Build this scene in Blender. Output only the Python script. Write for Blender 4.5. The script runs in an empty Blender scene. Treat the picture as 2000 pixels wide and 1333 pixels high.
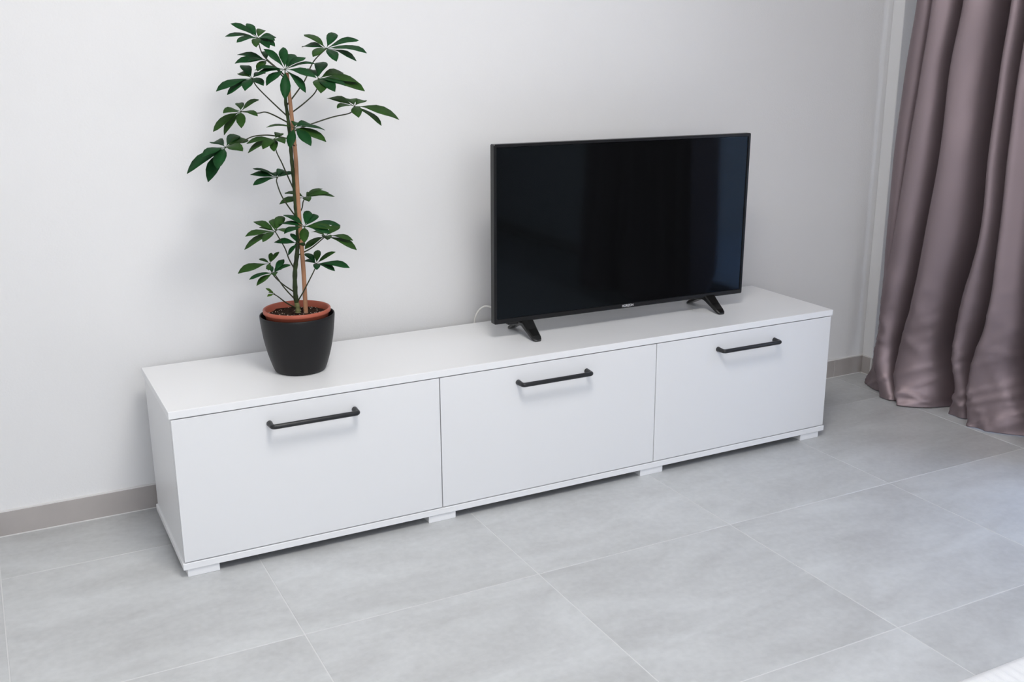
import bpy, bmesh, math, random
from mathutils import Vector, Matrix, noise

random.seed(4)
S = bpy.context.scene
COL = S.collection

# ------------------------------------------------------------------ camera
CAM = Vector((-0.3447, -2.4726, 1.2820))
YAW, PITCH, ROLL, FPX = 0.4735, -0.2765, -0.0060, 2046.2
_f = Vector((math.sin(YAW) * math.cos(PITCH), math.cos(YAW) * math.cos(PITCH), math.sin(PITCH)))
_r = Vector((math.cos(YAW), -math.sin(YAW), 0))
_u = _r.cross(_f)
_r2 = _r * math.cos(ROLL) + _u * math.sin(ROLL)
_u2 = _u * math.cos(ROLL) - _r * math.sin(ROLL)
cd = bpy.data.cameras.new('camera')
cam = bpy.data.objects.new('camera', cd)
COL.objects.link(cam)
cam.matrix_world = Matrix(((_r2.x, _u2.x, -_f.x, CAM.x), (_r2.y, _u2.y, -_f.y, CAM.y),
                           (_r2.z, _u2.z, -_f.z, CAM.z), (0, 0, 0, 1)))
cd.sensor_fit = 'HORIZONTAL'
cd.sensor_width = 36
cd.lens = 36 * FPX / 2000
cd.clip_start = 0.05
S.camera = cam


def ray(u, v):
    return (_r2 * ((u - 1000) / FPX) + _u2 * ((666.5 - v) / FPX) + _f)


def at_y(u, v, y):
    d = ray(u, v)
    return CAM + d * ((y - CAM.y) / d.y)


# ------------------------------------------------------------------ world and daylight
S.view_settings.view_transform = 'Standard'
S.view_settings.look = 'None'
S.view_settings.gamma = 1
S.view_settings.use_curve_mapping = False
S.view_settings.exposure = -0.21
SKY_STRENGTH = 8.3
w = bpy.data.worlds.new('sky')
S.world = w
w.use_nodes = True
nt = w.node_tree
nt.nodes.clear()
out = nt.nodes.new('ShaderNodeOutputWorld')
bg = nt.nodes.new('ShaderNodeBackground')
tc = nt.nodes.new('ShaderNodeTexCoord')                     # hazy daylight sky: pale at the horizon, blue overhead
sep = nt.nodes.new('ShaderNodeSeparateXYZ')
ramp = nt.nodes.new('ShaderNodeValToRGB')
ramp.color_ramp.elements[0].position = 0.0
ramp.color_ramp.elements[0].color = (0.675, 0.665, 0.66, 1)
ramp.color_ramp.elements[1].position = 1.0
ramp.color_ramp.elements[1].color = (0.20, 0.44, 0.98, 1)
e_ = ramp.color_ramp.elements.new(0.30)
e_.color = (0.635, 0.665, 0.705, 1)
nt.links.new(tc.outputs['Generated'], sep.inputs[0])
nt.links.new(sep.outputs['Z'], ramp.inputs[0])
nt.links.new(ramp.outputs[0], bg.inputs[0])
bg.inputs[1].default_value = SKY_STRENGTH
nt.links.new(bg.outputs[0], out.inputs[0])

# room and window dimensions
XL, XR, YF, YB, ZC = -1.75, 3.0, -4.4, 0.479, 2.62
DOOR = (-1.60, -0.20, 0.02, 2.25)          # balcony door in the right wall: y0 y1 z0 z1
WIN = (-1.55, 1.40, 0.90, 2.45)           # window in the wall behind the camera: x0 x1 z0 z1


def portal(name, loc, rot, sx, sy):
    l = bpy.data.lights.new(name, 'AREA')
    l.shape = 'RECTANGLE'
    l.size, l.size_y = sx, sy
    l.cycles.is_portal = True
    o = bpy.data.objects.new(name, l)
    o.location = loc
    o.rotation_euler = rot
    COL.objects.link(o)
    return o


portal('daylight_balcony_door', (XR + 0.16, (DOOR[0] + DOOR[1]) / 2, (DOOR[2] + DOOR[3]) / 2),
       (0, math.pi / 2, 0), DOOR[3] - DOOR[2], DOOR[1] - DOOR[0])
portal('daylight_window', ((WIN[0] + WIN[1]) / 2, YF - 0.16, (WIN[2] + WIN[3]) / 2),
       (math.pi / 2, 0, 0), WIN[1] - WIN[0], WIN[3] - WIN[2])


# ------------------------------------------------------------------ materials
def mat(name, color, rough=0.5, spec=0.5, bump=None, var=None, sheen=0, coat=0, metallic=0, trans=0):
    """bump = (noise scale, strength, distance); var = (noise scale, amount) of brightness variation"""
    m = bpy.data.materials.new(name)
    m.use_nodes = True
    n = m.node_tree.nodes
    L = m.node_tree.links
    b = n['Principled BSDF']
    b.inputs['Base Color'].default_value = (*color, 1)
    b.inputs['Roughness'].default_value = rough
    b.inputs['Specular IOR Level'].default_value = spec
    b.inputs['Metallic'].default_value = metallic
    b.inputs['Sheen Weight'].default_value = sheen
    b.inputs['Coat Weight'].default_value = coat
    if bump or var:
        tc = n.new('ShaderNodeTexCoord')
    if bump:
        t = n.new('ShaderNodeTexNoise')
        t.inputs['Scale'].default_value = bump[0]
        t.inputs['Detail'].default_value = 4
        L.new(tc.outputs['Object'], t.inputs['Vector'])
        bp = n.new('ShaderNodeBump')
        bp.inputs['Strength'].default_value = bump[1]
        bp.inputs['Distance'].default_value = bump[2]
        L.new(t.outputs[0], bp.inputs['Height'])
        L.new(bp.outputs[0], b.inputs['Normal'])
    if var:
        t = n.new('ShaderNodeTexNoise')
        t.inputs['Scale'].default_value = var[0]
        t.inputs['Detail'].default_value = 5
        L.new(tc.outputs['Object'], t.inputs['Vector'])
        r = n.new('ShaderNodeValToRGB')
        r.color_ramp.elements[0].position = 0.3
        r.color_ramp.elements[1].position = 0.7
        r.color_ramp.elements[0].color = (*[c * (1 - var[1]) for c in color], 1)
        r.color_ramp.elements[1].color = (*[min(1, c * (1 + var[1])) for c in color], 1)
        L.new(t.outputs[0], r.inputs[0])
        L.new(r.outputs[0], b.inputs['Base Color'])
    return m


def tile_material():
    m = bpy.data.materials.new('concrete_look_porcelain')
    m.use_nodes = True
    n, L = m.node_tree.nodes, m.node_tree.links
    b = n['Principled BSDF']
    tc = n.new('ShaderNodeTexCoord')
    oi = n.new('ShaderNodeObjectInfo')
    mul = n.new('ShaderNodeMath'); mul.operation = 'MULTIPLY'; mul.inputs[1].default_value = 37.0
    L.new(oi.outputs['Random'], mul.inputs[0])
    cmb = n.new('ShaderNodeCombineXYZ')
    L.new(mul.outputs[0], cmb.inputs[0]); L.new(mul.outputs[0], cmb.inputs[2])
    add = n.new('ShaderNodeVectorMath'); add.operation = 'ADD'
    L.new(tc.outputs['Object'], add.inputs[0]); L.new(cmb.outputs[0], add.inputs[1])
    mp = n.new('ShaderNodeMapping'); mp.inputs['Scale'].default_value = (1.0, 2.3, 1)
    L.new(add.outputs[0], mp.inputs['Vector'])
    n1 = n.new('ShaderNodeTexNoise'); n1.inputs['Scale'].default_value = 2.6
    n1.inputs['Detail'].default_value = 7; n1.inputs['Roughness'].default_value = 0.62
    n1.inputs['Distortion'].default_value = 0.5
    L.new(mp.outputs[0], n1.inputs['Vector'])
    n2 = n.new('ShaderNodeTexNoise'); n2.inputs['Scale'].default_value = 60
    n2.inputs['Detail'].default_value = 4
    L.new(add.outputs[0], n2.inputs['Vector'])
    r = n.new('ShaderNodeValToRGB')
    r.color_ramp.elements[0].position = 0.28; r.color_ramp.elements[0].color = (*TILE_LO, 1)
    r.color_ramp.elements[1].position = 0.72; r.color_ramp.elements[1].color = (*TILE_HI, 1)
    L.new(n1.outputs[0], r.inputs[0])
    mx = n.new('ShaderNodeMix'); mx.data_type = 'RGBA'; mx.blend_type = 'OVERLAY'
    mx.inputs[0].default_value = 0.12
    L.new(r.outputs[0], mx.inputs[6]); L.new(n2.outputs[0], mx.inputs[7])
    hs = n.new('ShaderNodeHueSaturation')
    mr = n.new('ShaderNodeMapRange'); mr.inputs[3].default_value = 0.965; mr.inputs[4].default_value = 1.035
    L.new(oi.outputs['Random'], mr.inputs[0]); L.new(mr.outputs[0], hs.inputs['Value'])
    L.new(mx.outputs[2], hs.inputs['Color']); L.new(hs.outputs[0], b.inputs['Base Color'])
    rr = n.new('ShaderNodeMapRange'); rr.inputs[3].default_value = 0.30; rr.inputs[4].default_value = 0.44
    L.new(n1.outputs[0], rr.inputs[0]); L.new(rr.outputs[0], b.inputs['Roughness'])
    b.inputs['Specular IOR Level'].default_value = 0.5
    bp = n.new('ShaderNodeBump'); bp.inputs['Strength'].default_value = 0.08; bp.inputs['Distance'].default_value = 0.001
    L.new(n2.outputs[0], bp.inputs['Height']); L.new(bp.outputs[0], b.inputs['Normal'])
    return m


TILE_LO, TILE_HI = (0.44, 0.445, 0.445), (0.60, 0.615, 0.62)
M = {}
M['wall'] = mat('white_plaster', (0.80, 0.80, 0.805), 0.75, 0.2, bump=(220, 0.25, 0.002), var=(2.0, 0.01))
M['ceiling'] = mat('white_ceiling_paint', (0.84, 0.84, 0.84), 0.9, 0.1)
M['tile'] = tile_material()
M['grout'] = mat('pale_grout', (0.67, 0.67, 0.67), 0.9, 0.1)
M['base'] = mat('baseboard_porcelain', (0.435, 0.405, 0.39), 0.45, 0.4, var=(9, 0.06))
M['caulk'] = mat('white_caulk', (0.75, 0.74, 0.73), 0.6, 0.3)
M['lam'] = mat('white_laminate', (0.80, 0.805, 0.815), 0.33, 0.5, bump=(420, 0.06, 0.001))
M['lam_lit'] = mat('white_laminate_lit', (0.86, 0.865, 0.875), 0.3, 0.5, bump=(300, 0.05, 0.001))  # lighter copy of the laminate: overhead light on the top put into its colour
M['under_shade'] = mat('painted_under_shade', (0.055, 0.042, 0.032), 0.9, 0.1, var=(60, 0.3))  # shade under the cabinet put into the colour of its underside
M['black'] = mat('matt_black_metal', (0.012, 0.013, 0.015), 0.38, 0.45)
M['bezel'] = mat('black_plastic', (0.0055, 0.006, 0.007), 0.30, 0.32)
M['tvback'] = mat('dark_plastic_housing', (0.012, 0.012, 0.013), 0.55, 0.4)
M['screen'] = mat('dark_screen_glass', (0.0032, 0.0032, 0.0033), 0.06, 0.165)
M['screen'].node_tree.nodes['Principled BSDF'].inputs['Specular Tint'].default_value = (0.60, 0.82, 1.0, 1)
M['logo'] = mat('silver_print', (0.62, 0.62, 0.64), 0.4, 0.5)
M['foot'] = mat('gloss_black_plastic', (0.006, 0.006, 0.006), 0.22, 0.5)
M['planter'] = mat('matt_charcoal_planter', (0.0095, 0.0095, 0.0105), 0.45, 0.28, var=(6, 0.08))
M['terra'] = mat('terracotta_plastic', (0.42, 0.105, 0.062), 0.45, 0.4, var=(20, 0.08))
M['soil'] = mat('potting_soil', (0.035, 0.020, 0.013), 0.95, 0.1, bump=(140, 1.0, 0.01), var=(90, 0.6))
M['perlite'] = mat('perlite_and_bark_bits', (0.55, 0.45, 0.38), 0.9, 0.1, var=(60, 0.5))
M['stem'] = mat('green_woody_stem', (0.026, 0.042, 0.012), 0.6, 0.3, bump=(120, 0.5, 0.003), var=(45, 0.45))
M['stembase'] = mat('pale_stem_base', (0.17, 0.17, 0.075), 0.7, 0.2, bump=(120, 0.6, 0.003), var=(60, 0.3))
M['petiole'] = mat('leaf_stalk', (0.030, 0.036, 0.014), 0.5, 0.4)
M['stake'] = mat('bamboo_stake', (0.46, 0.235, 0.13), 0.6, 0.3, bump=(80, 0.3, 0.002), var=(25, 0.22))
M['tie'] = mat('dark_plant_tie', (0.02, 0.014, 0.010), 0.7, 0.2)
M['leaf'] = mat('deep_green_leaf', (0.0085, 0.054, 0.0145), 0.55, 0.12, var=(40, 0.22))
M['leaf2'] = mat('mid_green_leaf', (0.022, 0.066, 0.0105), 0.55, 0.14, var=(40, 0.22))
M['leaf3'] = mat('young_green_leaf', (0.06, 0.130, 0.015), 0.5, 0.22, var=(40, 0.22))
M['curtain'] = mat('mauve_satin', (0.285, 0.225, 0.240), 0.49, 0.3, metallic=0.72, bump=(900, 0.05, 0.0005))
M['cord'] = mat('white_cable', (0.78, 0.77, 0.74), 0.4, 0.4)
M['rug'] = mat('white_ribbed_wool', (0.86, 0.86, 0.86), 0.95, 0.05, bump=(500, 0.4, 0.002))
M['upvc'] = mat('white_window_frame', (0.8, 0.8, 0.8), 0.35, 0.5)


def glass_material():
    m = bpy.data.materials.new('clear_window_glass')
    m.use_nodes = True
    n, L = m.node_tree.nodes, m.node_tree.links
    n.remove(n['Principled BSDF'])
    t = n.new('ShaderNodeBsdfTransparent')
    g = n.new('ShaderNodeBsdfGlossy'); g.inputs['Roughness'].default_value = 0.02
    x = n.new('ShaderNodeMixShader'); x.inputs[0].default_value = 0.06
    L.new(t.outputs[0], x.inputs[1]); L.new(g.outputs[0], x.inputs[2])
    L.new(x.outputs[0], n['Material Output'].inputs[0])
    return m


M['glass'] = glass_material()


# ------------------------------------------------------------------ mesh helpers
def obj(name, bm, m, parent=None, smooth=False, kind=None):
    me = bpy.data.meshes.new(name)
    bm.normal_update()
    bm.to_mesh(me)
    bm.free()
    if smooth:
        for p in me.polygons:
            p.use_smooth = True
    for x in (m if isinstance(m, (list, tuple)) else [m]):
        me.materials.append(M[x])
    o = bpy.data.objects.new(name, me)
    COL.objects.link(o)
    if parent:
        o.parent = parent
    if kind:
        o['kind'] = kind
    return o


def thing(name, label, cat, loc=(0, 0, 0), group=None):
    o = bpy.data.objects.new(name, None)
    o.empty_display_size = 0.05
    COL.objects.link(o)
    o.location = loc
    return tag(o, label, cat, group)


def tag(o, label, cat, group=None):
    o['label'] = label
    o['category'] = cat
    if group:
        o['group'] = group
    return o


def box(bm, x0, x1, y0, y1, z0, z1, bev=0.0, seg=1):
    v = [bm.verts.new((x, y, z)) for x in (x0, x1) for y in (y0, y1) for z in (z0, z1)]
    idx = ((0, 1, 3, 2), (4, 6, 7, 5), (0, 4, 5, 1), (2, 3, 7, 6), (0, 2, 6, 4), (1, 5, 7, 3))
    fs = [bm.faces.new([v[i] for i in f]) for f in idx]
    if bev:
        es = list({e for f in fs for e in f.edges})
        bmesh.ops.bevel(bm, geom=es, offset=bev, segments=seg, affect='EDGES', profile=0.5)


def boxobj(name, m, b, parent=None, bev=0.0, seg=1, kind=None):
    bm = bmesh.new()
    box(bm, *b, bev=bev, seg=seg)
    return obj(name, bm, m, parent, kind=kind)


def tube(bm, pts, rad, n=8, cap=True):
    pts = [Vector(p) for p in pts]
    rads = rad if isinstance(rad, (list, tuple)) else [rad] * len(pts)
    rings = []
    ref = Vector((0.31, 0.77, 0.55)).normalized()
    for i, p in enumerate(pts):
        t = (pts[min(i + 1, len(pts) - 1)] - pts[max(i - 1, 0)]).normalized()
        a = ref - t * ref.dot(t)
        a.normalize()
        ref = a
        b = t.cross(a)
        rings.append([bm.verts.new(p + (a * math.cos(k * 2 * math.pi / n) + b * math.sin(k * 2 * math.pi / n)) * rads[i]) for k in range(n)])
    for r0, r1 in zip(rings, rings[1:]):
        for k in range(n):
            bm.faces.new((r0[k], r0[(k + 1) % n], r1[(k + 1) % n], r1[k]))
    if cap:
        bm.faces.new(rings[0][::-1])
        bm.faces.new(rings[-1])


def catmull(P, sub):
    P = [Vector(p) for p in P]
    out = []
    for i in range(len(P) - 1):
        p0, p1, p2, p3 = P[max(i - 1, 0)], P[i], P[i + 1], P[min(i + 2, len(P) - 1)]
        for k in range(sub):
            t = k / sub
            out.append(0.5 * ((2 * p1) + (p2 - p0) * t + (2 * p0 - 5 * p1 + 4 * p2 - p3) * t * t + (3 * p1 - p0 - 3 * p2 + p3) * t ** 3))
    out.append(P[-1])
    return out


def lathe(bm, prof, n=48, center=(0, 0, 0), close=False):
    c = Vector(center)
    rings = []
    for r, z in prof:
        rings.append([bm.verts.new(c + Vector((r * math.cos(2 * math.pi * k / n), r * math.sin(2 * math.pi * k / n), z))) for k in range(n)])
    for a, b in zip(rings, rings[1:]):
        for k in range(n):
            bm.faces.new((a[k], a[(k + 1) % n], b[(k + 1) % n], b[k]))
    if close:
        bm.faces.new(rings[0][::-1])
        bm.faces.new(rings[-1])


# ================================================================== the setting
T = 0.2
bm = bmesh.new(); box(bm, XL - T, XR + T, YB, YB + T, -0.05, ZC)
obj('wall_back', bm, 'wall', kind='structure')
boxobj('wall_left', 'wall', (XL - T, XL, YF - T, YB, -0.05, ZC), kind='structure')
bm = bmesh.new()                                            # right wall around the balcony door
box(bm, XR, XR + T, YF - T, DOOR[0], -0.05, ZC)
box(bm, XR, XR + T, DOOR[1], YB, -0.05, ZC)
box(bm, XR, XR + T, DOOR[0], DOOR[1], DOOR[3], ZC)
box(bm, XR, XR + T, DOOR[0], DOOR[1], -0.05, DOOR[2])
obj('wall_right', bm, 'wall', kind='structure')
bm = bmesh.new()                                            # wall behind the camera around its window
box(bm, XL, WIN[0], YF - T, YF, -0.05, ZC)
box(bm, WIN[1], XR, YF - T, YF, -0.05, ZC)
box(bm, WIN[0], WIN[1], YF - T, YF, WIN[3], ZC)
box(bm, WIN[0], WIN[1], YF - T, YF, -0.05, WIN[2])
obj('wall_front', bm, 'wall', kind='structure')
# shaded balcony beyond the door
boxobj('balcony_floor', 'grout', (XR + T, XR + T + 1.3, -4.0, 1.5, -0.20, -0.03), kind='structure')
boxobj('balcony_parapet', 'wall', (XR + T + 1.3, XR + T + 1.45, -4.0, 1.5, -0.20, 0.95), kind='structure')
boxobj('ceiling', 'ceiling', (XL - T, XR + T, YF - T, YB + T, ZC, ZC + 0.15), kind='structure')
# shallow pier in the corner, 5.5 cm proud of the back wall
XP, YP = 2.7497, YB - 0.0549
boxobj('wall_pier', 'wall', (XP, XR, YP, YB, 0.0, ZC), bev=0.003, seg=2, kind='structure')

# floor: grout bed with one object per tile
fl = boxobj('floor', 'grout', (XL - T, XR + T, YF - T, YB + T, -0.06, -0.0008), kind='structure')
PT, TX0, TY0, G = 0.6015, 0.192, 0.2105, 0.0028


def tile(name, x0, x1, y0, y1, z0, z1, parent, m='tile'):
    bm = bmesh.new()
    cx, cy = (x0 + x1) / 2, (y0 + y1) / 2
    box(bm, x0 - cx, x1 - cx, y0 - cy, y1 - cy, z0, z1, bev=0.0006)
    o = obj(name, bm, m, parent)
    o.location = (cx, cy, 0)
    return o


for i in range(-4, 6):
    for j in range(-8, 2):
        x0, y0 = TX0 + i * PT + G / 2, TY0 + j * PT + G / 2
        x1, y1 = x0 + PT - G, y0 + PT - G
        x0, x1, y0, y1 = max(x0, XL), min(x1, XR), max(y0, YF), min(y1, YB - 0.003)
        if x1 - x0 < 0.03 or y1 - y0 < 0.03:
            continue
        tile('tile', x0, x1, y0, y1, -0.010, 0.0, fl)

# baseboard strips of the same porcelain, one object per piece
BH, BT = 0.0701, 0.009


def baseboard(name, along, a0, a1, face, joints, sign):
    """along 'x': runs in x at y=face; along 'y': runs in y at x=face; pieces stand on the sign side"""
    def b(p0, p1, t0, t1, z0, z1):
        lo, hi = sorted((face + sign * t0, face + sign * t1))
        return (p0, p1, lo, hi, z0, z1) if along == 'x' else (lo, hi, p0, p1, z0, z1)
    root = boxobj(name, 'caulk', b(a0, a1, 0.0, BT - 0.002, 0.0, BH + 0.001), kind='structure')
    cuts = [a0] + sorted(j for j in joints if a0 + 0.02 < j < a1 - 0.02) + [a1]
    for c0, c1 in zip(cuts, cuts[1:]):
        boxobj('baseboard_tile', 'base', b(c0 + 0.0012, c1 - 0.0012, BT - 0.004, BT, 0.0022, BH), root, bev=0.0005)
    boxobj('caulk_line', 'caulk', b(a0, a1, BT - 0.001, BT + 0.0016, 0.0, 0.0026), root)
    boxobj('caulk_line', 'caulk', b(a0, a1, 0.0, BT - 0.0015, BH - 0.0005, BH + 0.0035), root)
    return root


jx = [TX0 + k * PT for k in range(-6, 8)]
jy = [TY0 + k * PT for k in range(-9, 3)]
baseboard('baseboard_back', 'x', XL + 0.012, XP, YB, jx, -1)
baseboard('baseboard_pier_side', 'y', YP, YB - 0.0095, XP, [], -1)
baseboard('baseboard_pier', 'x', XP - 0.009, XR, YP, [], -1)
baseboard('baseboard_left', 'y', YF, YB, XL, jy, 1)
baseboard('baseboard_right', 'y', YF, DOOR[0] - 0.02, XR, jy, -1)
baseboard('baseboard_front', 'x', XL + 0.012, XR - 0.012, YF, jx, 1)


def window(name, axis, a0, a1, z0, z1, p, mull):
    """frame with sashes in plane axis=p"""
    def bb(bm, u0, u1, d0, d1, w0, w1, bev=0.002):
        if axis == 'x':
            box(bm, p + d0, p + d1, u0, u1, w0, w1, bev)
        else:
            box(bm, u0, u1, p + d0, p + d1, w0, w1, bev)
    bm = bmesh.new()
    for (u0, u1, w0, w1) in ((a0, a0 + 0.05, z0, z1), (a1 - 0.05, a1, z0, z1), (a0, a1, z0, z0 + 0.05), (a0, a1, z1 - 0.05, z1)):
        bb(bm, u0, u1, -0.03, 0.03, w0, w1)
    for c in mull:
        bb(bm, c - 0.035, c + 0.035, -0.03, 0.03, z0, z1)
    o = obj(name, bm, 'upvc', kind='structure')
    ed = [a0 + 0.05] + [q for c in mull for q in (c - 0.035, c + 0.035)] + [a1 - 0.05]
    for k in range(0, len(ed), 2):
        bm = bmesh.new()
        bb(bm, ed[k] - 0.004, ed[k + 1] + 0.004, -0.003, 0.003, z0 + 0.046, z1 - 0.046, 0)
        obj('pane', bm, 'glass', o)
    return o


window('door_1', 'x', DOOR[0], DOOR[1], DOOR[2], DOOR[3], XR + 0.10, [(DOOR[0] + DOOR[1]) / 2])
window('window_1', 'y', WIN[0], WIN[1], WIN[2], WIN[3], YF - 0.10, [-0.9, 0.12])

# ================================================================== ceiling lamp
def lamp_material(name, col, strength):
    M[name] = mat(name, (0.9, 0.9, 0.9), 0.5)
    b_ = M[name].node_tree.nodes['Principled BSDF']
    b_.inputs['Emission Color'].default_value = (*col, 1)
    b_.inputs['Emission Strength'].default_value = strength


lamp_material('opal_diffuser', (1.0, 0.97, 0.93), 26.5)
for lx, ly, lm, lab in ((0.42, -1.28, 'opal_diffuser', 'round white flush ceiling light above the tiles in front of the cabinet'),):
    lamp = thing('ceiling_light', lab, 'ceiling light', (lx, ly, ZC))
    bm = bmesh.new(); lathe(bm, [(0.40, -0.03), (0.425, -0.03), (0.43, -0.001), (0.40, -0.001)], 48, close=True)
    obj('lamp_base', bm, 'upvc', lamp)
    bm = bmesh.new(); lathe(bm, [(0.398, -0.03), (0.393, -0.050), (0.36, -0.068), (0.25, -0.080), (0.02, -0.085)], 48, close=True)
    obj('diffuser', bm, lm, lamp, smooth=True)

# ================================================================== media cabinet
W, D, ZT, TT, ZB, TB = 2.1, 0.4069, 0.4409, 0.0196, 0.0217, 0.0175
X1, X2 = 0.7036, 1.4087
cab = thing('media_cabinet', 'long low white cabinet with three flap doors and black bar handles', 'cabinet')
boxobj('top_panel', 'lam_lit', (-0.001, W + 0.001, 0.0, D, ZT - TT, ZT), cab, bev=0.0012, seg=2)
bm = bmesh.new()
box(bm, -0.001, W + 0.001, 0.0, D, ZB, ZB + TB, bev=0.0012, seg=2)
bm.normal_update()
for f in bm.faces:
    if f.normal.z < -0.95:
        f.material_index = 1  # downward faces painted dark to deepen the shade below
obj('bottom_panel', bm, ['lam_lit', 'under_shade'], cab)
zi0, zi1 = ZB + TB, ZT - TT
for x0 in (0.004, W - 0.004 - 0.016):
    boxobj('side_panel', 'lam', (x0, x0 + 0.016, 0.0215, D, zi0, zi1), cab)
for x in (X1, X2):
    boxobj('divider', 'lam', (x - 0.008, x + 0.008, 0.03, D - 0.004, zi0, zi1), cab)
boxobj('back_panel', 'lam', (0.02, W - 0.02, D - 0.004, D, zi0, zi1), cab)
HB, HZ, HR = 0.0290, 0.3705, 0.0064
for a, b in ((0.004, X1), (X1, X2), (X2, W - 0.004)):
    d0, d1 = a + (0.0 if a < 0.01 else 0.0013), b - (0.0 if b > 2 else 0.0013)
    dr = boxobj('door', 'lam', (d0, d1, 0.0015, 0.0195, zi0 + 0.0028, zi1 - 0.0028), cab, bev=0.0008, seg=2)
    hc = (a + b) / 2 - 0.003
    # one bent bar: post, rounded corner, grip, corner, post
    bm = bmesh.new()
    h = 0.1115
    pts = [(hc - h, 0.0016, HZ), (hc - h, -0.010, HZ), (hc - h, -HB + 0.007, HZ)]
    for k in range(1, 5):
        an = k * math.pi / 2 / 4
        pts.append((hc - h + 0.007 * (1 - math.cos(an)), -HB + 0.007 * (1 - math.sin(an)), HZ))
    left = list(pts)
    pts = left + [(2 * hc - p[0], p[1], p[2]) for p in left[::-1]]
    rad = [HR * 1.25, HR * 1.08] + [HR] * (len(pts) - 4) + [HR * 1.08, HR * 1.25]
    tube(bm, pts, rad, n=12)
    obj('handle', bm, 'black', dr, smooth=True)['label'] = 'black metal bar handle'
for x0, x1 in ((0.009, 0.088), (0.662, 0.7435), (1.364, 1.4465), (2.0035, 2.082)):
    boxobj('foot', 'lam_lit', (x0, x1, 0.004, 0.075, 0.0, ZB), cab, bev=0.001)
    boxobj('foot', 'lam_lit', (x0, x1, D - 0.08, D - 0.01, 0.0, ZB), cab, bev=0.001)

# ================================================================== television
TVX0, TVX1, TVZ0, TVZ1, TVY = 0.9642, 1.8775, 0.4862, 1.0080, 0.190
tv = thing('television', 'black flat-screen television standing on two splayed feet', 'television',
           ((TVX0 + TVX1) / 2, TVY, ZT))
cx, cz = (TVX0 + TVX1) / 2, (TVZ0 + TVZ1) / 2
roll = Matrix.Rotation(math.radians(0.40), 4, 'Y')          # the panel leans a hair to the right


def tvm(bm):
    bmesh.ops.transform(bm, matrix=Matrix.Translation((0, 0, cz - ZT)) @ roll, verts=bm.verts)
    return bm


hw, hh = (TVX1 - TVX0) / 2, (TVZ1 - TVZ0) / 2
bl, bt_, bb_ = 0.0095, 0.0095, 0.0150
# bezel: rim with a recessed opening, slightly bevelled inward
bm = bmesh.new()


def rrect(x0, x1, z0, z1, y, r=0.004, n=3):
    pts = []
    for (cx_, cz_, a0) in ((x1 - r, z1 - r, 0), (x0 + r, z1 - r, 90), (x0 + r, z0 + r, 180), (x1 - r, z0 + r, 270)):
        for k in range(n + 1):
            a = math.radians(a0 + 90 * k / n)
            pts.append(bm.verts.new((cx_ + r * math.cos(a), y, cz_ + r * math.sin(a))))
    return pts


rings = [rrect(-hw, hw, -hh, hh, 0.022), rrect(-hw, hw, -hh, hh, 0.0015), rrect(-hw + 0.0015, hw - 0.0015, -hh + 0.0015, hh - 0.0015, 0.0),
         rrect(-hw + bl - 0.0012, hw - bl + 0.0012, -hh + bb_ - 0.0012, hh - bt_ + 0.0012, 0.0, 0.002),
         rrect(-hw + bl, hw - bl, -hh + bb_, hh - bt_, 0.0030, 0.0015), rrect(-hw + bl, hw - bl, -hh + bb_, hh - bt_, 0.022, 0.0015)]
for a, b in zip(rings, rings[1:] + rings[:1]):
    for k in range(len(a)):
        bm.faces.new((a[k], a[(k + 1) % len(a)], b[(k + 1) % len(a)], b[k]))
bmesh.ops.recalc_face_normals(bm, faces=bm.faces)
obj('bezel', tvm(bm), 'bezel', tv)
bm = bmesh.new(); box(bm, -hw + bl - 0.0004, hw - bl + 0.0004, 0.0032, 0.010, -hh + bb_ - 0.0004, hh - bt_ + 0.0004)
obj('screen', tvm(bm), 'screen', tv)
bm = bmesh.new()
box(bm, -hw + 0.004, hw - 0.004, 0.0205, 0.034, -hh + 0.004, hh - 0.004, 0.006, 2)
box(bm, -0.30, 0.30, 0.032, 0.070, -hh + 0.012, 0.05, 0.010, 2)
obj('back_housing', tvm(bm), 'tvback', tv)
# maker's name printed on the lower bezel
fc = bpy.data.curves.new('logo_text', 'FONT')
fc.body = 'HORIZON'
fc.size = 0.0105
fc.align_x, fc.align_y = 'CENTER', 'CENTER'
fc.extrude = 0.0002
fc.offset = 0.00018
fo = bpy.data.objects.new('logo_text', fc)
COL.objects.link(fo)
bpy.context.view_layer.update()
me = bpy.data.meshes.new_from_object(fo.evaluated_get(bpy.context.evaluated_depsgraph_get()))
COL.objects.unlink(fo); bpy.data.objects.remove(fo)
xs = [v.co.x for v in me.vertices]
me.transform(Matrix.Scale(0.0415 / (max(xs) - min(xs)), 4, (1, 0, 0)))
me.transform(Matrix.Translation((0, 0, cz - ZT)) @ roll @ Matrix.Translation((1.4285 - cx, -0.0001, -hh + 0.0075)) @ Matrix.Rotation(math.pi / 2, 4, 'X'))
me.materials.clear(); me.materials.append(M['logo'])
lg = bpy.data.objects.new('logo', me); COL.objects.link(lg); lg.parent = tv
lg['label'] = 'small silver lettering on the lower bezel'
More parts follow.
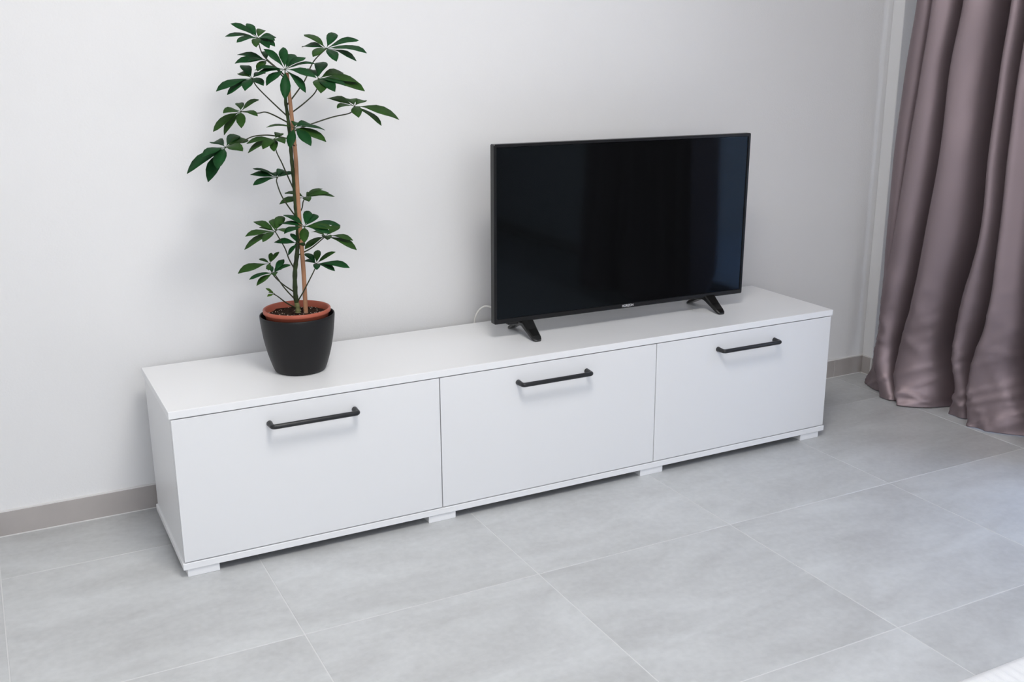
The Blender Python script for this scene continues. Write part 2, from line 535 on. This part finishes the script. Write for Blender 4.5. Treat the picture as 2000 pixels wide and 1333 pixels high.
# small control box under the panel by the left foot
bm = bmesh.new(); box(bm, 1.012 - cx, 1.048 - cx, 0.010, 0.030, TVZ0 - ZT - 0.006, TVZ0 - ZT + 0.003, 0.002)
obj('control_panel', bm, 'tvback', tv)
for fx in (1.0715, 1.7440):
    bm = bmesh.new()
    # inverted V in the y-z plane, swept in x with tapering width
    secs = [(-0.0685, 0.000, 0.004, 0.0050), (-0.0665, 0.000, 0.0065, 0.0095), (-0.0625, 0.0015, 0.010, 0.0130), (-0.055, 0.005, 0.0155, 0.0152), (-0.030, 0.018, 0.030, 0.0175), (0.000, 0.033, 0.050, 0.0200),
            (0.016, 0.036, 0.056, 0.0200), (0.040, 0.030, 0.046, 0.0180), (0.075, 0.014, 0.026, 0.0150), (0.100, 0.002, 0.013, 0.0130), (0.108, 0.000, 0.008, 0.0110)]
    prev = None
    rings = []
    for y, z0, z1, hw_ in secs:
        e = min(0.0035, (z1 - z0) * 0.35)
        rings.append([bm.verts.new((fx - cx + sx, y, z)) for sx, z in
                      ((-hw_, z0), (hw_, z0), (hw_, z1 - e), (hw_ - e, z1), (-hw_ + e, z1), (-hw_, z1 - e))])
    for a, b in zip(rings, rings[1:]):
        for k in range(6):
            bm.faces.new((a[k], a[(k + 1) % 6], b[(k + 1) % 6], b[k]))
    bm.faces.new(rings[0][::-1]); bm.faces.new(rings[-1])
    bmesh.ops.recalc_face_normals(bm, faces=bm.faces)
    obj('foot', bm, 'foot', tv)

# white cable looping up behind the television and down behind the cabinet
bm = bmesh.new()
P = [(1.16, 0.285, 0.545), (1.11, 0.33, 0.53), at_y(975, 611, 0.365), at_y(962, 602, 0.39), at_y(948, 598.5, 0.405),
     at_y(936, 606, 0.418), at_y(928.5, 620, 0.425), at_y(926, 634, 0.430), (0.992, 0.436, 0.36), (0.985, 0.44, 0.20), (0.99, 0.44, 0.06), (1.03, 0.44, 0.008), (1.20, 0.44, 0.006)]
tube(bm, catmull(P, 8), 0.0031, 8)
tag(obj('power_cable', bm, 'cord', smooth=True), 'thin white cable looping up from behind the cabinet to the television', 'cable')

# ================================================================== planter and umbrella plant
PX, PY = 0.3784, 0.190
pl = thing('planter', 'tapered matt black planter standing on the white cabinet top', 'plant pot', (PX, PY, ZT))
bm = bmesh.new()
prof = [(0.0, 0.0), (0.061, 0.0), (0.0655, 0.0012), (0.0680, 0.0045), (0.0720, 0.014), (0.0780, 0.0325), (0.0835, 0.052), (0.0880, 0.072), (0.0918, 0.092), (0.0945, 0.112), (0.0968, 0.132), (0.0982, 0.148), (0.0984, 0.1535),
        (0.0976, 0.1552), (0.0960, 0.1552), (0.0947, 0.1535), (0.0940, 0.146), (0.0912, 0.112), (0.0845, 0.070), (0.0700, 0.020), (0.0650, 0.008), (0.0, 0.008)]
lathe(bm, prof[1:-1], 64)
bm.faces.new([v for v in bm.verts][:64][::-1])
bm.faces.new([v for v in bm.verts][-64:])
obj('pot_body', bm, 'planter', pl, smooth=True)

plant = thing('umbrella_plant', 'tall umbrella plant with fingered green leaves tied to a bamboo stake', 'plant', (PX, PY, ZT + 0.008))
PB = Vector((PX, PY, ZT + 0.008))
bm = bmesh.new()
z = lambda h: h - 0.008
prof = [(0.055, z(0.0085)), (0.060, z(0.012)), (0.0835, z(0.158)), (0.0880, z(0.1605)), (0.0885, z(0.1630)), (0.0885, z(0.1690)), (0.0875, z(0.1705)), (0.0840, z(0.1705)),
        (0.0828, z(0.1685)), (0.0805, z(0.145)), (0.0805, z(0.10))]
lathe(bm, prof, 64, close=True)
obj('nursery_pot', bm, 'terra', plant, smooth=True)['label'] = 'terracotta coloured plastic inner pot'
# soil
bm = bmesh.new()
n = 40
rings = []
for r in [0.0805 * k / 12 for k in range(1, 13)]:
    rings.append([bm.verts.new((r * math.cos(2 * math.pi * k / n), r * math.sin(2 * math.pi * k / n),
                  z(0.1535) - 0.35 * (0.0805 - r) * 0.1 + 0.006 * noise.noise(Vector((r * math.cos(2 * math.pi * k / n), r * math.sin(2 * math.pi * k / n), 0)) * 45))) for k in range(n)])
c0 = bm.verts.new((0, 0, z(0.152)))
for k in range(n):
    bm.faces.new((c0, rings[0][k], rings[0][(k + 1) % n]))
for a, b in zip(rings, rings[1:]):
    for k in range(n):
        bm.faces.new((a[k], b[k], b[(k + 1) % n], a[(k + 1) % n]))
soil = obj('soil', bm, 'soil', plant, smooth=True)
bm = bmesh.new()
for k in range(95):
    r, a = 0.078 * math.sqrt(random.random()), random.random() * 2 * math.pi
    s = random.uniform(0.0007, 0.0019)
    mtx = Matrix.Translation((r * math.cos(a), r * math.sin(a), z(0.1545) + random.uniform(-0.002, 0.0025))) @ Matrix.Rotation(random.random() * 6, 4, 'Z') @ Matrix.Diagonal((s * random.uniform(0.7, 1.6), s, s * 0.8, 1))
    bmesh.ops.create_icosphere(bm, subdivisions=1, radius=1.0, matrix=mtx)
obj('soil_bits', bm, 'perlite', soil, kind='stuff')

Z1 = lambda x, y: (340 + x / 4.3, 30 + y / 4.3)
Z2 = lambda x, y: (400 + x / 5.553, 300 + y / 5.553)
Z3 = lambda x, y: (420 + x / 4.76, 480 + y / 4.76)
SY = PY - 0.005
STEM = [(582, 611), (581.5, 603), (577, 575), (576, 533), (579.5, 501), (582, 462), (579.5, 426), (577, 399), (574, 354), (570, 315), (566.7, 274), (562, 228), (557.5, 193), (558.5, 150)]


def stem_at(v):
    for a, b in zip(STEM, STEM[1:]):
        if b[1] <= v <= a[1]:
            t = (v - a[1]) / (b[1] - a[1])
            return at_y(a[0] + (b[0] - a[0]) * t, v, SY)
    return at_y(*(STEM[-1] if v < STEM[-1][1] else STEM[0]), SY)


bm = bmesh.new()
sp = catmull([at_y(u, v, SY) - PB for u, v in STEM], 6)
sr = []
for i, p in enumerate(sp):
    t = i / (len(sp) - 1)
    sr.append((0.0078 if t < 0.02 else 0.0068) * (1 - 0.42 * t) * (1 + 0.10 * math.sin(i * 1.9)))
tube(bm, sp, sr, 10)
for f in bm.faces:
    if f.calc_center_median().z < at_y(579, 590, SY).z - PB.z:
        f.material_index = 1
obj('stem', bm, ['stem', 'stembase'], plant, smooth=True)
bm = bmesh.new()
SK = [(597.5, 612), (596.5, 594), (593, 533), (589, 480), (584, 417), (580, 354), (577.8, 310), (572.5, 255), (568, 211), (565, 185), (560.5, 142)]
tube(bm, catmull([at_y(u, v, SY + (0.006 if v > 480 else -0.004)) - PB for u, v in SK], 5), [0.0062 - 0.0016 * k / 50 + 0.0004 * (k % 17 == 0) for k in range(51)], 10)
obj('stake', bm, 'stake', plant, smooth=True)
for (u, v, rr) in ((586, 477, 0.0125), (571, 283, 0.0100)):
    bm = bmesh.new()
    c = at_y(u, v, SY) - PB
    tube(bm, [c + Vector((rr * math.cos(a), rr * 0.85 * math.sin(a), 0.003 * math.sin(2 * a))) for a in [2 * math.pi * k / 20 for k in range(21)]], 0.0016, 6)
    obj('plant_tie', bm, 'tie', plant, smooth=True)

# each entry: frame, hub, depth offset from the stem, petiole waypoints (same frame), stem row v, material, leaflet tips
LEAVES = [
    (Z1, (700, 192), 0.045, [(745, 330), (860, 440)], 150, 'leaf', [(475, 70), (610, 68), (745, 122), (857, 186), (848, 212), (848, 262), (800, 278), (690, 268), (525, 228), (428, 178)]),
    (Z1, (1278, 280), 0.050, [(1170, 390), (1090, 560)], 207, 'leaf', [(1090, 163), (1073, 268), (1165, 348), (1350, 150), (1552, 210), (1618, 318), (1532, 385), (1365, 388)]),
    (Z1, (780, 380), 0.020, [(850, 440), (900, 500)], 155, 'leaf', [(530, 332), (510, 405), (615, 392), (700, 470), (770, 300)]),
    (Z1, (932, 455), -0.045, [(930, 520), (925, 580)], 185, 'leaf', [(752, 283), (915, 268), (1015, 330), (1105, 356), (1188, 408), (1195, 525), (1105, 650), (930, 708), (775, 592), (678, 462), (690, 505)]),
    (Z1, (655, 530), 0.010, [(700, 605), (830, 735)], 228, 'leaf', [(572, 420), (352, 640), (445, 668), (595, 635), (752, 592), (762, 490), (540, 490)]),
    (Z1, (1212, 535), 0.020, [(1190, 640), (1090, 740)], 226, 'leaf', [(1252, 392), (1422, 485), (1548, 566), (1602, 637), (1352, 642), (1232, 655), (1160, 460), (1440, 595)]),
    (Z1, (562, 808), -0.020, [(700, 822), (765, 813), (840, 840)], 240, 'leaf2', [(328, 978), (420, 1008), (565, 948), (703, 848), (712, 708), (545, 738), (412, 822)]),
    (Z1, (1515, 765), -0.010, [(1480, 820), (1330, 855), (1150, 915)], 260, 'leaf2', [(1283, 700), (1368, 782), (1602, 718), (1550, 860), (1742, 928), (1890, 878), (1475, 705)]),
    (Z1, (1008, 945), -0.060, [(1005, 985)], 268, 'leaf', [(775, 942), (1268, 966), (1150, 1098), (1278, 1064), (975, 1118), (1040, 903), (1150, 915)]),
    (Z1, (432, 1110), -0.020, [(540, 1080), (650, 1022), (760, 1007), (850, 1014)], 272, 'leaf', [(108, 1332), (285, 1402), (362, 1290), (577, 1142), (622, 1046), (540, 1010), (233, 1195), (325, 1070)]),
    (Z1, (845, 1040), -0.035, [(858, 1140), (905, 1240), (940, 1320)], 374, 'leaf2', [(608, 1080), (620, 1158), (745, 1125), (840, 1145), (897, 993), (930, 1078)]),
    (Z2, (785, 262), -0.010, [(782, 320), (850, 490)], 426, 'leaf', [(520, 165), (493, 232), (522, 345), (832, 172), (985, 215), (735, 212), (872, 188)]),
    (Z2, (1088, 480), 0.030, [(1066, 525), (1052, 600)], 425, 'leaf2', [(1278, 385), (1408, 468), (1345, 425), (1130, 522), (865, 430), (808, 552), (1180, 440)]),
    (Z2, (1083, 795), -0.050, [(1060, 880)], 475, 'leaf', [(1130, 622), (1222, 668), (1470, 780), (1362, 872), (1080, 970), (860, 872), (803, 768), (1400, 825), (850, 668)]),
    (Z2, (765, 850), -0.015, [(795, 900), (870, 1030), (915, 1150)], 528, 'leaf2', [(528, 742), (438, 902), (430, 1045), (628, 962), (740, 712), (838, 680), (858, 850), (598, 800)]),
    (Z2, (1308, 900), -0.010, [(1255, 945), (1150, 1030)], 500, 'leaf2', [(1608, 945), (1648, 1048), (1085, 1038), (1465, 778), (1175, 850), (1330, 938)]),
    (Z2, (1010, 975), -0.035, [(1010, 1010)], 488, 'leaf', [(930, 868), (752, 965), (905, 1105), (1075, 1000)]),
    (Z2, (1212, 1198), -0.030, [(1190, 1262), (1080, 1480)], 592, 'leaf', [(1088, 1085), (1225, 1048), (1418, 1068), (1572, 1242), (1412, 1275), (1215, 1262), (1080, 1165)]),
    (Z2, (705, 1195), -0.010, [(715, 1260), (760, 1340), (860, 1430)], 572, 'leaf2', [(358, 1305), (588, 1145), (722, 1078), (808, 1068), (690, 1270)]),
    (Z3, (545, 255), -0.045, [(575, 295), (650, 400)], 588, 'leaf', [(318, 317), (385, 375), (608, 222), (642, 128), (703, 180), (490, 205), (560, 280)]),
    (Z3, (550, 452), -0.040, [(590, 478), (660, 530)], 604, 'leaf3', [(470, 398), (484, 475), (500, 430)]),
]
VIEW = Vector((-0.25, -1, 0.1)).normalized()


def leaflet_mesh(tip_vec, nrm, L, width):
    d = tip_vec.normalized()
    side = d.cross(nrm).normalized()
    up = side.cross(d).normalized()
    ts = [0.0, 0.07, 0.15, 0.27, 0.42, 0.58, 0.74, 0.88, 1.0]
    ws = [0.022, 0.020, 0.10, 0.44, 0.80, 1.0, 0.92, 0.56, 0.02]
    bm = bmesh.new()
    top, bot = [], []
    ph = random.random() * 6
    for t, wv in zip(ts, ws):
        hwid = wv * width / 2
        c = tip_vec * t + up * L * (0.11 * 4 * t * (1 - t) * 0.6)
        rt, rb = [], []
        for k, s in enumerate((-1, 0, 1)):
            wave = 0.05 * width * math.sin(t * 7 + ph + s) * abs(s)
            p = c + side * hwid * s + up * (abs(s) * hwid * 0.22 + wave * min(1, wv * 2))
            rt.append(bm.verts.new(p + up * 0.0004))
            rb.append(bm.verts.new(p - up * 0.0004))
        top.append(rt); bot.append(rb)
    for a in range(len(ts) - 1):
        for k in range(2):
            bm.faces.new((top[a][k], top[a][k + 1], top[a + 1][k + 1], top[a + 1][k]))
            bm.faces.new((bot[a][k], bot[a + 1][k], bot[a + 1][k + 1], bot[a][k + 1]))
        bm.faces.new((top[a][0], top[a + 1][0], bot[a + 1][0], bot[a][0]))
        bm.faces.new((top[a][2], bot[a][2], bot[a + 1][2], top[a + 1][2]))
    bm.faces.new((top[-1][0], top[-1][1], top[-1][2], bot[-1][2], bot[-1][1], bot[-1][0]))
    bm.faces.new((top[0][0], bot[0][0], bot[0][1], bot[0][2], top[0][2], top[0][1]))
    bmesh.ops.recalc_face_normals(bm, faces=bm.faces)
    return bm


for fr, hub, dy, way, sv, mname, tips in LEAVES:
    H = at_y(*fr(*hub), SY + dy)
    A = stem_at(sv)
    wp = []
    for k, q in enumerate(way):
        f = (k + 1) / (len(way) + 1)
        wp.append(at_y(*fr(*q), SY + dy * (1 - f)))
    path = [A] + wp[::-1] + [H]
    bm = bmesh.new()
    cp = catmull([p - PB for p in path], 6)
    tube(bm, cp, [0.0019 - 0.0006 * k / len(cp) for k in range(len(cp))], 6)
    bmesh.ops.create_icosphere(bm, subdivisions=1, radius=0.0026, matrix=Matrix.Translation(H - PB))
    leaf = obj('leaf', bm, 'petiole', plant, smooth=True)
    flat = [(at_y(*fr(*t), H.y) - H).length for t in tips]
    L = sorted(flat)[-2] * 1.04 if len(flat) > 3 else max(flat) * 1.05
    for t, fl_ in zip(tips, flat):
        pt = fr(*t)
        d = ray(*pt).normalized()
        far = pt[1] < fr(*hub)[1]
        # the leaflet keeps its length: depth of the tip where the view ray meets the sphere round the hub
        oc = CAM - H
        b = oc.dot(d)
        LL = max(L * random.uniform(0.86, 1.0), fl_ * 1.02)
        disc = b * b - (oc.length_squared - LL * LL)
        s = math.sqrt(max(disc, 0))
        tip = CAM + d * (-b + (s if far else -s))
        tv_ = tip - H
        nrm = Vector((random.uniform(-.2, .2), 0, 1)) + VIEW * random.uniform(0.25, 0.75)
        if fl_ / LL > 0.75:
            nrm = Vector((random.uniform(-.2, .2), 0, 1)) + VIEW * random.uniform(0.2, 0.6)
        elif far:
            nrm = Vector((random.uniform(-.2, .2), 0, 1.0)) + VIEW * random.uniform(0.7, 1.1)
        wd = LL * random.uniform(0.30, 0.36)
        ms = mname if random.random() < 0.8 else ('leaf2' if mname == 'leaf' else mname)
        lf = obj('leaflet', leaflet_mesh(tv_, nrm, LL, wd), ms, leaf, smooth=True)
        lf.location = H - PB

# ================================================================== curtain
ZL = [0.0, 0.10, 0.22, 0.40, 0.65, 0.92, 1.17, 1.42, 2.50]
# y of each fold's leading ridge at those heights, from the corner towards the room
RIDGES = [
    [0.335, 0.305, 0.292, 0.294, 0.297, 0.296, 0.282, 0.26, 0.21],
    [0.200, 0.245, 0.262, 0.258, 0.232, 0.208, 0.185, 0.164, 0.12],
    [0.100, 0.150, 0.150, 0.122, 0.095, 0.069, 0.065, 0.038, 0.00],
    [-0.050, -0.066, -0.050, -0.062, -0.106, -0.106, -0.111, -0.124, -0.15],
    [-0.165, -0.147, -0.148, -0.19, -0.197, -0.194, -0.195, -0.21, -0.25],
    [-0.400, -0.385, -0.37, -0.36, -0.345, -0.33, -0.32, -0.31, -0.33],
    [-0.520, -0.51, -0.49, -0.47, -0.45, -0.44, -0.43, -0.42, -0.42],
    [-0.600, -0.59, -0.58, -0.57, -0.56, -0.54, -0.53, -0.52, -0.51],
    [-0.690, -0.68, -0.67, -0.66, -0.65, -0.64, -0.62, -0.61, -0.60],
]
RX = [2.640, 2.600, 2.600, 2.625, 2.605, 2.62, 2.62, 2.63, 2.64]          # how far each ridge stands into the room
HEMX = [2.640, 2.571, 2.563, 2.652, 2.612, 2.62, 2.63, 2.63, 2.65]        # the same at the hem
DEPTH = [0.15, 0.21, 0.28, 0.28, 0.24, 0.22, 0.20, 0.18]                  # depth of the valley behind each ridge
HEMD = [0.03, 0.04, 0.14, 0.06, 0.10, 0.10, 0.10, 0.10]


def up(h, lo, hi):
    t = min(1, max(0, ZL[h] / 0.28))
    return lo + (hi - lo) * t * t * (3 - 2 * t)


COLS = [([up(h, 2.72, 2.755) for h in range(9)], [0.385 - 0.004 * h for h in range(9)]),
        ([up(h, 2.66, 2.665) for h in range(9)], [RIDGES[0][h] + 0.030 for h in range(9)])]
for i in range(9):
    rx = [up(h, HEMX[i], RX[i] + (0.02 if h == 8 else 0)) for h in range(9)]
    COLS.append((rx, RIDGES[i]))
    if i < 8:
        rn = [up(h, HEMX[i + 1], RX[i + 1] + (0.02 if h == 8 else 0)) for h in range(9)]
        gap = [RIDGES[i + 1][h] - RIDGES[i][h] for h in range(9)]
        for t, dd in (((0.22, 0.10), (0.46, 0.30), (0.70, 0.75), (0.85, 1.0)) if i in (4, 5) else ((0.26, 0.07), (0.48, 0.30), (0.63, 0.78), (0.75, 1.05), (0.86, 0.72), (0.93, 0.26))):
            COLS.append(([rx[h] + (rn[h] - rx[h]) * t + dd * up(h, HEMD[i], DEPTH[i]) for h in range(9)], [RIDGES[i][h] + gap[h] * t for h in range(9)]))


def lerp_levels(zv, vals):
    # smooth (Catmull-Rom in z) interpolation of a column table
    for i in range(len(ZL) - 1):
        if zv <= ZL[i + 1] + 1e-9:
            t = (zv - ZL[i]) / (ZL[i + 1] - ZL[i])
            i0, i3 = max(i - 1, 0), min(i + 2, len(ZL) - 1)
            h = ZL[i + 1] - ZL[i]
            m0 = (vals[i + 1] - vals[i0]) / (ZL[i + 1] - ZL[i0]) * h
            m1 = (vals[i3] - vals[i]) / (ZL[i3] - ZL[i]) * h
            return (2 * t ** 3 - 3 * t * t + 1) * vals[i] + (t ** 3 - 2 * t * t + t) * m0 + (-2 * t ** 3 + 3 * t * t) * vals[i + 1] + (t ** 3 - t * t) * m1
    return vals[-1]


def curtain_mesh(mirror=None):
    bm = bmesh.new()
    rows = []
    nz = 150
    for r in range(nz + 1):
        q = r / nz
        zv = 0.003 + 2.47 * (q ** 1.35)
        pl_ = catmull([(lerp_levels(zv, cx_), lerp_levels(zv, cy_), zv) for cx_, cy_ in COLS], 4)
        row = []
        for p in pl_:
            k = math.exp(-zv / 0.55)
            # slack cloth near the hem: slanting drag creases
            k = math.exp(-(zv / 0.38) ** 2)
            cr = noise.noise(Vector((3.0, p.y * 9 + zv * 6, zv * 3 - p.y * 5)))
            # sharp slanting creases: narrow ridges of a sheared noise
            q1 = noise.noise(Vector((7.0, p.y * 7 - zv * 8, zv * 2.5 + p.y * 2)))
            q2 = noise.noise(Vector((17.0, p.y * 6 + zv * 10, zv * 3)))
            s1, s2 = max(0, 1 - abs(q1) * 7), max(0, 1 - abs(q2) * 8)
            buckle = math.exp(-((zv - 0.26 - 0.10 * noise.noise(Vector((5.0, p.y * 6, 0)))) / 0.045) ** 2)
            p = p + Vector((0.012 * k * cr - 0.009 * k * s1 - 0.007 * k * s2 - 0.006 * buckle * (0.4 + noise.noise(Vector((2.0, p.y * 11, 0))))
                            + 0.0025 * noise.noise(Vector((1.0, p.y * 22 + zv * 3, zv * 6))),
                            0.005 * k * noise.noise(Vector((9.0, p.y * 10, zv * 8))), 0))
            if mirror is not None:
                p.y = 2 * mirror - p.y
            row.append(bm.verts.new(p))
        rows.append(row)
    for a, b in zip(rows, rows[1:]):
        for k in range(len(a) - 1):
            bm.faces.new((a[k], a[k + 1], b[k + 1], b[k]))
    return bm


def curtain(label, mirror=None):
    o = obj('curtain', curtain_mesh(mirror), 'curtain', smooth=True)
    s = o.modifiers.new('cloth', 'SOLIDIFY')
    s.thickness = 0.0025
    s.offset = 0
    return tag(o, label, 'curtain')


curtain('mauve satin floor-length curtain hanging in folds beside the corner pier')
curtain('mauve satin curtain panel on the far side of the balcony door', mirror=-0.89)
bm = bmesh.new()
box(bm, 2.68, 2.78, -2.25, 0.41, 2.475, 2.50, 0.003)
box(bm, 2.72, 2.74, -2.25, 0.41, 2.50, ZC, 0.0)
tag(obj('curtain_rail', bm, 'upvc'), 'white curtain rail fixed to the ceiling above the balcony door', 'curtain rail')

# ================================================================== rug
bm = bmesh.new()
RX0, RX1, RY0, RY1 = 0.75, 2.45, -2.9, -1.2068
# the ribbed pile surface is a fine height field
na, nb = 260, 90
grid = []
for a in range(na + 1):
    for_row = []
    for b_ in range(nb + 1):
        x = RX0 + (RX1 - RX0) * a / na
        y = RY1 - (RY1 - RY0) * b_ / nb
        e = min(a / 2, (na - a) / 2, b_ / 1.0, (nb - b_) / 1.0, 1)
        hgt = 0.004 + 0.007 * math.sqrt(max(0, e)) + 0.0012 * math.sin((x - 0.0 * y) * 2 * math.pi / 0.026) * e
        for_row.append(bm.verts.new((x, y, hgt)))
    grid.append(for_row)
for a in range(na):
    for b_ in range(nb):
        bm.faces.new((grid[a][b_], grid[a + 1][b_], grid[a + 1][b_ + 1], grid[a][b_ + 1])[::-1])
rim = [grid[a][0] for a in range(na + 1)] + [grid[na][b_] for b_ in range(1, nb + 1)] + [grid[a][nb] for a in range(na - 1, -1, -1)] + [grid[0][b_] for b_ in range(nb - 1, 0, -1)]
low = [bm.verts.new((v.co.x, v.co.y, 0.0005)) for v in rim]
for k in range(len(rim)):
    bm.faces.new((rim[k], rim[(k + 1) % len(rim)], low[(k + 1) % len(rim)], low[k]))
bm.faces.new(low)
bmesh.ops.recalc_face_normals(bm, faces=bm.faces)
tag(obj('rug', bm, 'rug', smooth=True), 'white ribbed rug lying flat on the grey tiles', 'rug')
